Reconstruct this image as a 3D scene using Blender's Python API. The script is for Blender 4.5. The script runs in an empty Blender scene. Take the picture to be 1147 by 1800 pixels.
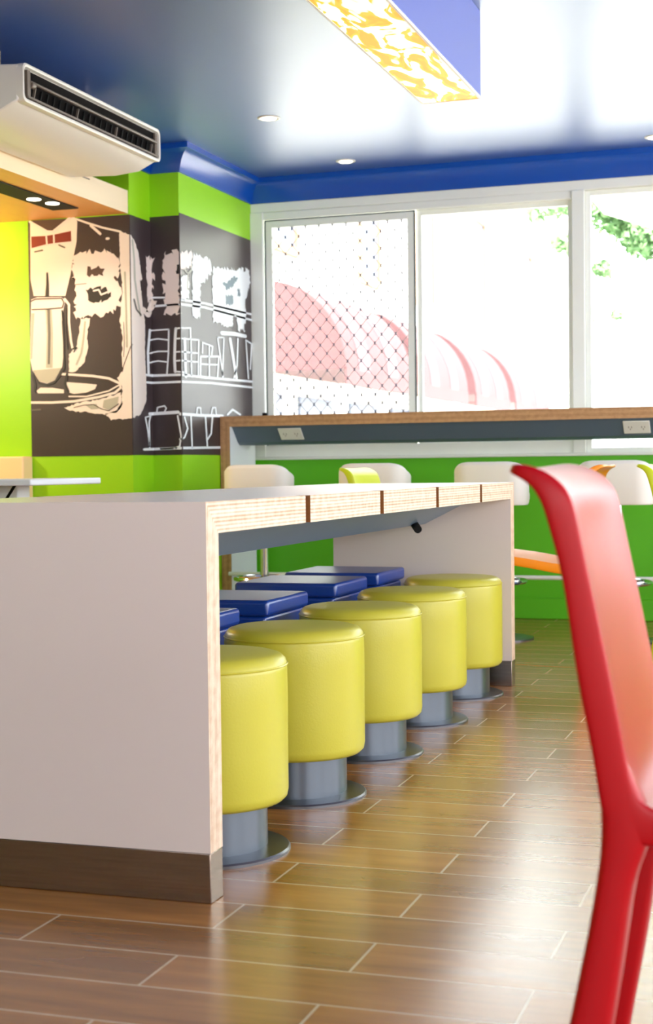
import bpy, bmesh, math, random
from mathutils import Vector, Matrix
from mathutils.geometry import tessellate_polygon
random.seed(7)
SC = bpy.context.scene
COL = SC.collection

# ---------------------------------------------------------------- camera, world, light, exposure
CAM_H = 0.9
yaw, pitch, roll, f_px = 0.3171, -0.02894, -0.01162, 2651.0
fwd = Vector((-math.sin(yaw)*math.cos(pitch), math.cos(yaw)*math.cos(pitch), math.sin(pitch)))
rgt = Vector((math.cos(yaw), math.sin(yaw), 0))
upv = rgt.cross(fwd)
r2 = math.cos(roll)*rgt + math.sin(roll)*upv
u2 = -math.sin(roll)*rgt + math.cos(roll)*upv
cd = bpy.data.cameras.new('camera'); cam = bpy.data.objects.new('camera', cd); COL.objects.link(cam)
M3 = Matrix((r2, u2, -fwd)).transposed()
cam.matrix_world = Matrix.Translation((0, 0, CAM_H)) @ M3.to_4x4()
cd.sensor_fit = 'HORIZONTAL'; cd.sensor_width = 36.0; cd.lens = f_px/1147*36
cd.clip_start = 0.05; cd.clip_end = 200
cd.dof.use_dof = True; cd.dof.focus_distance = 4.4; cd.dof.aperture_fstop = 9.0
SC.camera = cam

WORLD = 9.0
w = bpy.data.worlds.new('world'); SC.world = w; w.use_nodes = True
bg = w.node_tree.nodes['Background']
bg.inputs[0].default_value = (0.93, 0.97, 1.0, 1); bg.inputs[1].default_value = WORLD

SC.view_settings.view_transform = 'Standard'
SC.view_settings.look = 'None'
SC.view_settings.gamma = 1.0
SC.view_settings.use_curve_mapping = False
SC.view_settings.exposure = -0.42
SC.cycles.max_bounces = 12; SC.cycles.diffuse_bounces = 5; SC.cycles.transparent_max_bounces = 12
SC.cycles.sample_clamp_indirect = 6.0

def light(name, typ, loc, power, color=(1,1,1), size=.1, size_y=None, rot=(0,0,0), portal=False, spot=None):
    l = bpy.data.lights.new(name, typ); l.energy = power; l.color = color
    if typ == 'AREA':
        l.shape = 'RECTANGLE'; l.size = size; l.size_y = size_y or size
        l.cycles.is_portal = portal
    else:
        l.shadow_soft_size = size
        if spot: l.spot_size = spot; l.spot_blend = .6
    o = bpy.data.objects.new(name, l); COL.objects.link(o); o.location = loc; o.rotation_euler = rot
    return o
PI = math.pi
sun = light('sun', 'SUN', (20, 0, 30), 42, (1.0, .96, .9)); sun.data.angle = .01
sun.rotation_euler = Vector((-.4, .52, -.76)).to_track_quat('-Z', 'Y').to_euler()
# daylight through the glazing (portals guide the sky light; they give off nothing themselves)
light('window_portal', 'AREA', (0.0, 8.95, 1.72), 1, size=6.6, size_y=1.55, rot=(-PI/2, 0, 0), portal=True)
light('window_portal', 'AREA', (3.38, 3.2, 1.55), 1, size=2.1, size_y=9.6, rot=(0, PI/2, 0), portal=True)
light('window_portal', 'AREA', (0.5, -2.7, 1.6), 1, size=5.0, size_y=1.2, rot=(PI/2, 0, 0), portal=True)
# warm lamps below the timber soffit on the left
light('soffit_lamp_glow', 'SPOT', (-3.84, 6.96, 2.26), 30, (1.0, .82, .6), .03, spot=2.4)
light('dining_lamp_glow', 'POINT', (-5.0, 6.3, 1.75), 75, (1.0, .84, .62), .12)

light('soffit_lamp_glow', 'POINT', (-4.65, 7.1, 2.2), 22, (1.0, .5, .06), .05)

# ---------------------------------------------------------------- materials
def lin(c):
    return tuple((v/255/12.92 if v/255 <= .04045 else ((v/255+.055)/1.055)**2.4) for v in c) + (1,)
def mat(name, rgb, rough=.5, metal=0, spec=.5, ior=1.5, noise=0, nscale=8, coat=0, bump=0, bscale=60, stretch=(1,1,1)):
    m = bpy.data.materials.new(name); m.use_nodes = True
    nt = m.node_tree; b = nt.nodes['Principled BSDF']
    b.inputs['Base Color'].default_value = lin(rgb); b.inputs['Roughness'].default_value = rough
    b.inputs['Metallic'].default_value = metal; b.inputs['Specular IOR Level'].default_value = spec
    b.inputs['IOR'].default_value = ior
    b.inputs['Coat Weight'].default_value = coat; b.inputs['Coat Roughness'].default_value = .1
    tc = nt.nodes.new('ShaderNodeTexCoord'); mp = nt.nodes.new('ShaderNodeMapping')
    mp.inputs['Scale'].default_value = stretch
    nt.links.new(tc.outputs['Object'], mp.inputs[0])
    n = nt.nodes.new('ShaderNodeTexNoise'); n.inputs['Scale'].default_value = nscale; n.inputs['Detail'].default_value = 4
    nt.links.new(mp.outputs[0], n.inputs[0])
    mx = nt.nodes.new('ShaderNodeMix'); mx.data_type = 'RGBA'
    c = lin(rgb); k = 1-noise
    mx.inputs[6].default_value = (c[0]*k, c[1]*k, c[2]*k, 1); mx.inputs[7].default_value = tuple(min(1, v*(1+noise)) for v in c[:3])+(1,)
    nt.links.new(n.outputs[0], mx.inputs[0]); nt.links.new(mx.outputs[2], b.inputs['Base Color'])
    if bump:
        n2 = nt.nodes.new('ShaderNodeTexNoise'); n2.inputs['Scale'].default_value = bscale; n2.inputs['Detail'].default_value = 3
        nt.links.new(mp.outputs[0], n2.inputs[0])
        bp = nt.nodes.new('ShaderNodeBump'); bp.inputs['Strength'].default_value = bump; bp.inputs['Distance'].default_value = .002
        nt.links.new(n2.outputs[0], bp.inputs['Height']); nt.links.new(bp.outputs[0], b.inputs['Normal'])
    return m
def emis(name, rgb, s):
    m = bpy.data.materials.new(name); m.use_nodes = True; nt = m.node_tree
    b = nt.nodes['Principled BSDF']; b.inputs['Base Color'].default_value = lin(rgb)
    b.inputs['Emission Color'].default_value = lin(rgb); b.inputs['Emission Strength'].default_value = s
    return m
def glass_mat():
    m = bpy.data.materials.new('window_glass'); m.use_nodes = True; nt = m.node_tree; nt.nodes.clear()
    o = nt.nodes.new('ShaderNodeOutputMaterial'); mx = nt.nodes.new('ShaderNodeMixShader')
    t = nt.nodes.new('ShaderNodeBsdfTransparent'); t.inputs[0].default_value = (.97, .99, .98, 1)
    g = nt.nodes.new('ShaderNodeBsdfGlossy'); g.inputs['Roughness'].default_value = .02
    fr = nt.nodes.new('ShaderNodeFresnel'); fr.inputs[0].default_value = 1.3
    nt.links.new(fr.outputs[0], mx.inputs[0]); nt.links.new(t.outputs[0], mx.inputs[1]); nt.links.new(g.outputs[0], mx.inputs[2])
    nt.links.new(mx.outputs[0], o.inputs[0]); return m

MA = dict(
 ceiling=mat('blue_ceiling_paint', (30, 76, 156), .38, ior=2.7, noise=.06, nscale=1.5),
 cove=mat('blue_gloss_cove', (8, 76, 174), .25, spec=.6),
 lime=mat('lime_wall_paint', (150, 214, 18), .42, noise=.04, nscale=2),
 green=mat('shaded_green_wall_paint', (92, 190, 24), .45, noise=.05, nscale=3),  # darker than the lime walls, partly backlit shading put into the colour
 frame=mat('pale_green_grey_frame', (243, 245, 236), .35, noise=.03),
 framed=mat('dark_seal', (70, 85, 85), .5),
 white=mat('white_laminate', (226, 212, 205), .26, ior=1.6, noise=.015, nscale=3),
 topw=mat('lit_top_laminate', (246, 242, 236), .3, ior=1.7),  # lighter copy of the white laminate, the top's reflected light put into it
 whited=mat('white_panel', (235, 238, 242), .4, noise=.02),
 slate=mat('slate_blue_metal', (128, 148, 174), .4, noise=.05, nscale=5),
 slated=mat('dark_slate_panel', (88, 104, 120), .4, noise=.05, nscale=5),
 steel=mat('brushed_steel', (150, 134, 122), .24, 1, noise=.3, nscale=6, stretch=(1, 1, 30)),
 chrome=mat('chrome', (215, 220, 225), .12, 1),
 pole=mat('grey_powdercoat', (106, 114, 124), .28, .85, noise=.06, nscale=4),
 disc=mat('dark_base_metal', (104, 104, 108), .3, .85),
 yellow=mat('yellow_vinyl', (197, 188, 60), .33, noise=.03, nscale=4, bump=.15, bscale=180),
 blue=mat('blue_vinyl', (5, 56, 146), .3, ior=1.9, noise=.03, nscale=4, bump=.12, bscale=180),
 red=mat('red_plastic', (172, 0, 14), .36, ior=1.36, noise=.02, bump=.05, bscale=300),
 orange=mat('orange_plastic', (255, 150, 10), .33),
 limep=mat('lime_plastic', (214, 226, 40), .35),
 cream=mat('cream_upholstery', (240, 236, 226), .55, noise=.02),
 acw=mat('off_white_plastic', (236, 232, 222), .4),
 acd=mat('matt_black', (16, 14, 13), .9, spec=.1),
 acb=mat('beige_louvre', (112, 100, 88), .45),
 soffit=mat('lamplit_timber_soffit', (226, 160, 84), .45, noise=.1, nscale=3, stretch=(8, 1, 8)),  # warm wood tone with orange lamplight on the underside put into it
 fascia=mat('cream_timber_fascia', (246, 224, 188), .5, noise=.04, nscale=3, stretch=(1, 1, 8)),
 black=mat('black_plastic', (18, 18, 18), .7, spec=.2),
 boxblue=mat('lightbox_blue_paint', (84, 98, 178), .4),
 notch=mat('brown_notch', (140, 88, 40), .6, noise=.3, nscale=90),
 glow=emis('lamp_glow', (255, 246, 225), 6),
 glass=glass_mat(),
 build=mat('white_render_wall', (246, 243, 238), .8),
 awn=mat('faded_red_awning', (80, 47, 51), .7, noise=.1, nscale=2),
 awn2=mat('pale_awning_panel', (92, 70, 76), .7),
 leafm=mat('leaf_green', (112, 146, 98), .6, noise=.35, nscale=2.5),
 bark=mat('bark', (120, 105, 90), .9, noise=.2),
 winb=mat('shop_window_blue', (88, 94, 112), .3), wino=mat('ochre_window_trim', (140, 110, 84), .6),
 asphalt=mat('street_paving', (226, 223, 216), .9, noise=.05),
 wallw=mat('plain_white_wall', (225, 224, 220), .6),
 socket=mat('outlet_plastic', (232, 230, 222), .4),
)
def floor_mat():
    m = bpy.data.materials.new('wood_plank_tile'); m.use_nodes = True; nt = m.node_tree
    b = nt.nodes['Principled BSDF']; N = nt.nodes.new; L = nt.links.new
    tc = N('ShaderNodeTexCoord'); mp = N('ShaderNodeMapping')
    mp.inputs['Location'].default_value = (1.136+.333+.666*20, -2.717+.1705*60, 0)
    L(tc.outputs['Object'], mp.inputs[0])
    br = N('ShaderNodeTexBrick'); br.offset = .5; br.offset_frequency = 2; br.squash = 1
    br.inputs['Scale'].default_value = 1; br.inputs['Brick Width'].default_value = .666; br.inputs['Row Height'].default_value = .1705
    br.inputs['Mortar Size'].default_value = .0028; br.inputs['Mortar Smooth'].default_value = .1
    br.inputs['Color1'].default_value = (.0, .0, .0, 1); br.inputs['Color2'].default_value = (1, 1, 1, 1); br.inputs['Mortar'].default_value = (.5, .5, .5, 1)
    L(mp.outputs[0], br.inputs[0])
    m2 = N('ShaderNodeMapping'); m2.inputs['Scale'].default_value = (1.2, 9, 1); L(tc.outputs['Object'], m2.inputs[0])
    n = N('ShaderNodeTexNoise'); n.inputs['Scale'].default_value = 2.5; n.inputs['Detail'].default_value = 3; n.inputs['Distortion'].default_value = .4
    ad = N('ShaderNodeVectorMath'); ad.operation = 'ADD'; L(m2.outputs[0], ad.inputs[0])
    sc = N('ShaderNodeVectorMath'); sc.operation = 'SCALE'; sc.inputs['Scale'].default_value = 7; L(br.outputs['Color'], sc.inputs[0]); L(sc.outputs[0], ad.inputs[1])
    L(ad.outputs[0], n.inputs[0])
    cr = N('ShaderNodeValToRGB'); e = cr.color_ramp.elements
    e[0].position = .25; e[0].color = lin((148, 92, 40)); e[1].position = .75; e[1].color = lin((190, 126, 60))
    L(n.outputs[0], cr.inputs[0])
    mx = N('ShaderNodeMix'); mx.data_type = 'RGBA'; mx.blend_type = 'MULTIPLY'; mx.inputs[0].default_value = .35
    L(cr.outputs[0], mx.inputs[6]); L(br.outputs['Color'], mx.inputs[7])
    m3 = N('ShaderNodeMix'); m3.data_type = 'RGBA'; L(br.outputs['Fac'], m3.inputs[0]); L(mx.outputs[2], m3.inputs[6]); m3.inputs[7].default_value = lin((206, 182, 150))
    L(m3.outputs[2], b.inputs['Base Color'])
    r = N('ShaderNodeMapRange'); r.inputs['To Min'].default_value = .22; r.inputs['To Max'].default_value = .28; L(n.outputs[0], r.inputs[0])
    L(r.outputs[0], b.inputs['Roughness'])
    bp = N('ShaderNodeBump'); bp.inputs['Strength'].default_value = .25; bp.inputs['Distance'].default_value = .0015; bp.invert = True
    L(br.outputs['Fac'], bp.inputs['Height']); L(bp.outputs[0], b.inputs['Normal'])
    b.inputs['IOR'].default_value = 2.1
    return m
MA['floor'] = floor_mat()
def ply_mat(name, a, b_, c_axis, lo, hi, ztop, base, dark):
    """layers run parallel to the outer face: d = min(ztop - z, axis - lo, hi - axis)"""
    m = bpy.data.materials.new(name); m.use_nodes = True; nt = m.node_tree; N = nt.nodes.new; L = nt.links.new
    b = nt.nodes['Principled BSDF']; tc = N('ShaderNodeTexCoord'); sp = N('ShaderNodeSeparateXYZ'); L(tc.outputs['Object'], sp.inputs[0])
    def mth(op, x, y):
        n = N('ShaderNodeMath'); n.operation = op
        for i, v in enumerate((x, y)):
            if isinstance(v, (int, float)): n.inputs[i].default_value = v
            else: L(v, n.inputs[i])
        return n.outputs[0]
    ax = sp.outputs[c_axis]
    d = mth('MINIMUM', mth('SUBTRACT', ztop, sp.outputs['Z']), mth('MINIMUM', mth('SUBTRACT', ax, lo), mth('SUBTRACT', hi, ax)))
    no = N('ShaderNodeTexNoise'); no.inputs['Scale'].default_value = 6; no.inputs['Detail'].default_value = 3; L(tc.outputs['Object'], no.inputs[0])
    ph = mth('MULTIPLY', d, 2*PI/.0085)
    ph = mth('ADD', ph, mth('MULTIPLY', no.outputs[0], 2.2))
    s = mth('SINE', ph, 0)
    ph2 = mth('SINE', mth('MULTIPLY', d, 2*PI/.031), 0)
    v = mth('ADD', mth('MULTIPLY', s, .35), mth('MULTIPLY', ph2, .15))
    n2 = N('ShaderNodeTexNoise'); n2.inputs['Scale'].default_value = 40; L(tc.outputs['Object'], n2.inputs[0])
    v = mth('ADD', mth('ADD', v, .45), mth('SUBTRACT', n2.outputs[0], .5))
    cr = N('ShaderNodeValToRGB'); e = cr.color_ramp.elements
    e[0].position = .1; e[0].color = lin(base); e[1].position = 1; e[1].color = lin(dark)
    L(v, cr.inputs[0]); L(cr.outputs[0], b.inputs['Base Color']); b.inputs['Roughness'].default_value = .5
    return m

# ---------------------------------------------------------------- mesh helpers
def link(o): COL.objects.link(o); return o
class MB:
    def __init__(s): s.v = []; s.f = []; s.m = []
    def face(s, idx, mi=0): s.f.append(tuple(idx)); s.m.append(mi)
    def addv(s, pts): k = len(s.v); s.v += [tuple(p) for p in pts]; return k
    def box(s, x0, x1, y0, y1, z0, z1, mi=0, ends=None):
        k = s.addv([(x, y, z) for z in (z0, z1) for y in (y0, y1) for x in (x0, x1)])
        F = [(0, 2, 3, 1), (4, 5, 7, 6), (0, 1, 5, 4), (2, 6, 7, 3), (0, 4, 6, 2), (1, 3, 7, 5)]
        for i, f in enumerate(F):
            s.face([k+j for j in f], (ends or {}).get(i, mi))   # 0 -z 1 +z 2 -y 3 +y 4 -x 5 +x
    def prism(s, poly, axis, a, b, mi=0, capmi=None):
        """poly: list of 2D points in the two other axes (order xyz without axis)"""
        def P(p, t):
            return {'x': (t, p[0], p[1]), 'y': (p[0], t, p[1]), 'z': (p[0], p[1], t)}[axis]
        k = s.addv([P(p, a) for p in poly] + [P(p, b) for p in poly]); n = len(poly)
        cm = mi if capmi is None else capmi
        for tri in tessellate_polygon([[Vector((p[0], p[1], 0)) for p in poly]]):
            s.face([k+i for i in tri], cm); s.face([k+n+i for i in reversed(tri)], cm)
        for i in range(n):
            j = (i+1) % n; s.face([k+i, k+j, k+n+j, k+n+i], mi)
    def lathe(s, prof, c=(0, 0), n=48, mi=0):
        k = len(s.v)
        for (r, z) in prof:
            for i in range(n):
                a = 2*PI*i/n; s.v.append((c[0]+r*math.cos(a), c[1]+r*math.sin(a), z))
        for j in range(len(prof)-1):
            for i in range(n):
                i2 = (i+1) % n
                s.face([k+j*n+i, k+j*n+i2, k+(j+1)*n+i2, k+(j+1)*n+i], mi)
        s.face([k+i for i in reversed(range(n))], mi)
        s.face([k+(len(prof)-1)*n+i for i in range(n)], mi)
    def loft(s, rings, mi=0, caps=True):
        n = len(rings[0]); k = len(s.v)
        for r in rings: s.v += [tuple(p) for p in r]
        for j in range(len(rings)-1):
            for i in range(n):
                i2 = (i+1) % n
                s.face([k+j*n+i, k+j*n+i2, k+(j+1)*n+i2, k+(j+1)*n+i], mi)
        if caps:
            s.face([k+i for i in reversed(range(n))], mi); s.face([k+(len(rings)-1)*n+i for i in range(n)], mi)
    def tube(s, pts, r, n=10, mi=0, closed=False):
        pts = [Vector(p) for p in pts]; rings = []; N = len(pts)
        for i, p in enumerate(pts):
            a = pts[(i-1) % N] if (closed or i) else p; b = pts[(i+1) % N] if (closed or i < N-1) else p
            t = (b-a).normalized(); ref = Vector((0, 0, 1)) if abs(t.z) < .95 else Vector((1, 0, 0))
            u = t.cross(ref).normalized(); v = t.cross(u)
            rings.append([p+r*(math.cos(2*PI*q/n)*u+math.sin(2*PI*q/n)*v) for q in range(n)])
        if closed: rings.append(rings[0]); s.loft(rings, mi, False)
        else: s.loft(rings, mi)
    def build(s, name, mats, parent=None, smooth=False, bevel=0, subsurf=0, loc=None, seg=2, angle=35):
        me = bpy.data.meshes.new(name); me.from_pydata(s.v, [], s.f)
        for m in (mats if isinstance(mats, (list, tuple)) else [mats]): me.materials.append(m)
        for p, mi in zip(me.polygons, s.m): p.material_index = mi
        bm = bmesh.new(); bm.from_mesh(me); bmesh.ops.remove_doubles(bm, verts=bm.verts, dist=1e-5)
        bmesh.ops.recalc_face_normals(bm, faces=bm.faces); bm.to_mesh(me); bm.free()
        o = bpy.data.objects.new(name, me); link(o)
        if parent: o.parent = parent
        if loc: o.location = loc
        if bevel:
            b = o.modifiers.new('bevel', 'BEVEL'); b.width = bevel; b.segments = seg; b.limit_method = 'ANGLE'; b.angle_limit = math.radians(angle)
            b.harden_normals = False
        if subsurf:
            q = o.modifiers.new('sub', 'SUBSURF'); q.levels = subsurf; q.render_levels = subsurf
        if smooth or bevel:
            for p in me.polygons: p.use_smooth = True
            if not subsurf:
                me.set_sharp_from_angle(angle=math.radians(40))
        return o
def tag(o, label=None, cat=None, group=None, kind=None):
    for k, v in (('label', label), ('category', cat), ('group', group), ('kind', kind)):
        if v: o[k] = v
    return o
def thing(name, label, cat, loc=(0, 0, 0), rz=0, group=None):
    o = bpy.data.objects.new(name, None); link(o); o.location = loc; o.rotation_euler = (0, 0, rz)
    o.empty_display_size = .1
    return tag(o, label, cat, group)
def copy_tree(o, parent=None):
    c = o.copy(); link(c)
    if parent: c.parent = parent
    for ch in list(o.children): copy_tree(ch, c)
    return c
def struct(name, mb, m, parent=None, **k):
    o = mb.build(name, m, parent, **k)
    if not parent: o['kind'] = 'structure'
    return o
# ---------------------------------------------------------------- room shell
XR, YF, CZ = 3.3, -2.6, 2.69          # right wall, wall behind the camera, ceiling height
XL = -6.6
WX, WY, WA = -3.377, 8.834, -0.016    # window wall: left end and its slight turn
PY, IX, CY = 7.467, -3.553, 7.73      # mural wall, return and pier faces
b = MB(); b.box(XL-.2, XR+.15, YF-.1, 9.2, -.12, 0); struct('floor', b, MA['floor'])
b = MB(); b.box(XL-.2, XR+.15, YF-.1, 9.2, CZ, CZ+.15); struct('ceiling', b, MA['ceiling'])
b = MB(); b.box(XL-.15, XL, YF-.1, 7.6, 0, CZ); struct('wall_left', b, MA['lime'])
b = MB(); b.prism([(XL-.15, PY), (IX, PY), (IX, CY), (WX, CY), (WX, 9.05), (XL-.15, 9.05)], 'z', 0, CZ); struct('wall_side', b, MA['lime'])
def wallobj(name, mb, m, **k):
    o = struct(name, mb, m, **k); o.location = (WX, WY, 0); o.rotation_euler = (0, 0, WA); return o
WL = XR-WX
b = MB(); b.box(0, WL, 0, .2, 0, .955); b.box(0, WL, 0, .2, 2.55, CZ); b.box(WL-.25, WL, 0, .2, .955, 2.55)
wallobj('wall_rear', b, MA['green'])
b = MB(); b.box(0, WL, -.018, 0, 0, .125); wallobj('baseboard_rear', b, MA['green'], bevel=.006)
b = MB(); b.box(0, WL, -.03, .12, .955, .972); wallobj('trim_1', b, MA['frame'], bevel=.004)   # window board
# walls to the right and behind the camera, mostly glazed
b = MB(); b.box(XR, XR+.15, YF, 8.7, 0, .5); b.box(XR, XR+.15, YF, 8.7, 2.58, CZ); b.box(XR, XR+.15, YF, -1.6, .5, 2.58); b.box(XR, XR+.15, 8.0, 8.9, .5, 2.58)
for y in (.8, 3.2, 5.6): b.box(XR, XR+.12, y-.06, y+.06, .5, 2.58)
struct('wall_right', b, MA['wallw'])
b = MB(); b.box(XL, XR, YF-.15, YF, 0, 1.0); b.box(XL, XR, YF-.15, YF, 2.2, CZ); b.box(XL, -2, YF-.15, YF, 1.0, 2.2); b.box(3.0, XR, YF-.15, YF, 1.0, 2.2)
for x in (-.3, 1.4): b.box(x-.05, x+.05, YF-.12, YF, 1.0, 2.2)
struct('wall_front', b, MA['wallw'])

# blue cove, swept along the wall heads
prof = [(0, 2.548), (.012, 2.548), (.016, 2.562), (.024, 2.585), (.04, 2.615), (.062, 2.64), (.088, 2.656), (.1, 2.66), (.1, CZ), (0, CZ)]
path = [Vector((XL, PY)), Vector((IX, PY)), Vector((IX, CY)), Vector((WX, CY)), Vector((WX, WY)), Vector((WX+WL*math.cos(WA), WY+WL*math.sin(WA)))]
rings = []
for i, p in enumerate(path):
    d0 = (p-path[i-1]).normalized() if i else None
    d1 = (path[i+1]-p).normalized() if i < len(path)-1 else None
    d0 = d0 or d1; d1 = d1 or d0
    n0 = Vector((d0.y, -d0.x)); n1 = Vector((d1.y, -d1.x)); m = (n0+n1); m = m/(m.dot(n0)) if m.length > 1e-6 else n0
    rings.append([(p.x+m.x*o, p.y+m.y*o, z) for (o, z) in prof])
b = MB(); b.loft(rings); struct('trim_2', b, MA['cove'], smooth=True)

# timber soffit on the left
sof = MB(); sof.box(XL, -3.56, 1.2, PY, 2.29, 2.414, 1, ends={0: 0}); sof.box(-3.56, -3.557, 1.2, PY-.45, 2.392, 2.397, 2)
so = struct('trim_3', sof, [MA['soffit'], MA['fascia'], MA['acb']])

# ---------------------------------------------------------------- windows
def wx(x): return (x-WX)/math.cos(WA)     # distance along the window wall
def frame_rect(b, x0, x1, z0, z1, t, y0, y1, mi=0, tb=None, tt=None):
    tb = tb or t; tt = tt or t
    b.box(x0, x0+t, y0, y1, z0, z1, mi); b.box(x1-t, x1, y0, y1, z0, z1, mi)
    b.box(x0+t, x1-t, y0, y1, z0, z0+tb, mi); b.box(x0+t, x1-t, y0, y1, z1-tt, z1, mi)
b = MB()   # fixed head and posts that hold all the windows
HT = 2.55
b.box(0, WL-.25, .0, .12, 2.492, HT)
b.box(0, .085, -.01, .12, .972, 2.492)
for x in (wx(-1.372), wx(.62)):
    b.box(x, x+.073, -.012, .12, .972, 2.492)
b.box(.085, wx(-1.372), .0, .12, 2.447, 2.492); b.box(.085, wx(-1.372), .0, .12, .972, 1.045)
wallobj('trim_4', b, MA['frame'], bevel=.004)
def window(name, x0, x1, z0, z1, t, y0, y1, mesh=False, seal=True):
    b = MB(); frame_rect(b, x0, x1, z0, z1, t, y0, y1)
    o = wallobj(name, b, MA['frame'], bevel=.004)
    g = MB(); g.box(x0+t, x1-t, (y0+y1)/2-.003, (y0+y1)/2+.003, z0+t, z1-t); g.build('glass_pane', MA['glass'], o)
    if seal:
        q = MB(); e = .006
        q.box(x0-e, x1+e, y0-.002, y0+.012, z1, z1+e); q.box(x0-e, x0, y0-.002, y0+.012, z0, z1); q.box(x1, x1+e, y0-.002, y0+.012, z0, z1)
        s_ = q.build('dark_seal', MA['framed'], o)
    return o
w1 = window('window_1', .098, wx(-2.322), 1.045, 2.437, .042, .005, .04)
window('window_2', wx(-2.318), wx(-1.374), 1.045, 2.447, .03, .045, .08, seal=False)
window('window_3', wx(-1.299), wx(.62), .972, 2.492, .03, .03, .07, seal=False)
window('window_4', wx(.693), WL-.25, .972, 2.492, .03, .03, .07, seal=False)
# diamond security mesh in the first window
b = MB(); x0, x1, z0, z1 = .14, wx(-2.364), 1.087, 2.395; yy = .012; pitch_m = .088
def clipseg(p, q):
    t0, t1 = 0, 1; dx, dz = q[0]-p[0], q[1]-p[1]
    for d, lo, hi, o in ((dx, x0, x1, p[0]), (dz, z0, z1, p[1])):
        a, c = (lo-o)/d, (hi-o)/d
        if a > c: a, c = c, a
        t0 = max(t0, a); t1 = min(t1, c)
    if t0 >= t1: return None
    return (p[0]+dx*t0, p[1]+dz*t0), (p[0]+dx*t1, p[1]+dz*t1)
n = int(4/pitch_m); asp = 1.18
for sgn in (1, -1):
    for i in range(-n, n):
        xa = x0+i*pitch_m; p = (xa, z0); q = (xa+sgn*3/asp, z0+3)
        r = clipseg(p, q)
        if r and (r[0][0]-r[1][0])**2 > 1e-5: b.tube([(r[0][0], yy, r[0][1]), (r[1][0], yy, r[1][1])], .0021, 4)
for i in range(0, 60):
    for j in range(0, 60):
        x = x0+(i+(j % 2)*.5)*pitch_m; z = z0+j*pitch_m*asp/2
        if x0 < x < x1 and z0 < z < z1: b.box(x-.0048, x+.0048, yy-.003, yy+.003, z-.0095, z+.0095, 1)
m_mesh = mat('mesh_wire', (190, 184, 180), .5); m_knot = mat('mesh_knot', (110, 112, 125), .5)
b.build('security_mesh', [m_mesh, m_knot], w1)
b = MB(); b.box(.07, .094, -.014, .004, 1.19, 1.25); b.build('latch', MA['black'], w1)

# ---------------------------------------------------------------- painted mural on the pier and side wall
SEG = [(0, .615), (.615, .878), (.878, 1.054), (1.054, 2.152)]
def mur(s, z, off, k):
    if k == 0: return (-4.168+s, PY-off, z)
    if k == 1: return (IX+off, PY+(s-.615), z)
    if k == 2: return (IX+(s-.878), CY-off, z)
    return (WX+off, CY+(s-1.054), z)
def clip_tri(poly, lo, hi):
    for side, v in ((1, lo), (-1, hi)):
        out = []
        for i in range(len(poly)):
            p, q = poly[i-1], poly[i]; ip, iq = side*(p[0]-v) >= 0, side*(q[0]-v) >= 0
            if ip != iq:
                t = (v-p[0])/(q[0]-p[0]); out.append((v, p[1]+t*(q[1]-p[1])))
            if iq: out.append(q)
        poly = out
        if len(poly) < 3: return []
    return poly
def put(b, poly, off, mi):
    for k, (lo, hi) in enumerate(SEG):
        # inside corners hide nothing: the layer just follows each wall face
        c = clip_tri(poly, lo, hi)
        if c and len(c) >= 3:
            kk = b.addv([mur(s, z, off, k) for s, z in c]); b.face(range(kk, kk+len(c)), mi)
def ragged(pts, amt, rnd):
    out = []
    for i in range(len(pts)):
        p, q = pts[i], pts[(i+1) % len(pts)]; L = math.hypot(q[0]-p[0], q[1]-p[1]); n = max(1, int(L/.012))
        for j in range(n):
            t = j/n; a = amt*.011
            out.append((p[0]+t*(q[0]-p[0])+rnd.uniform(-a, a)*1.2, p[1]+t*(q[1]-p[1])+rnd.uniform(-a, a)*1.4))
    return out
def kx(s): return 2.3 if (s > 1.054 or .615 < s < .878) else 1.0
MC = dict(cream=(238, 224, 214), warm_white=(236, 220, 214), white=(240, 244, 248), brown=(74, 52, 46), black=(30, 26, 28), red=(122, 26, 20), grey=(96, 92, 86), lgrey=(178, 176, 160), slate=(86, 108, 122))  # white print has a warm copy with the lamplight put into its colour
mcol = list(MC); mmats = [mat('mural_'+k, MC[k], .45) for k in mcol]
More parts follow.
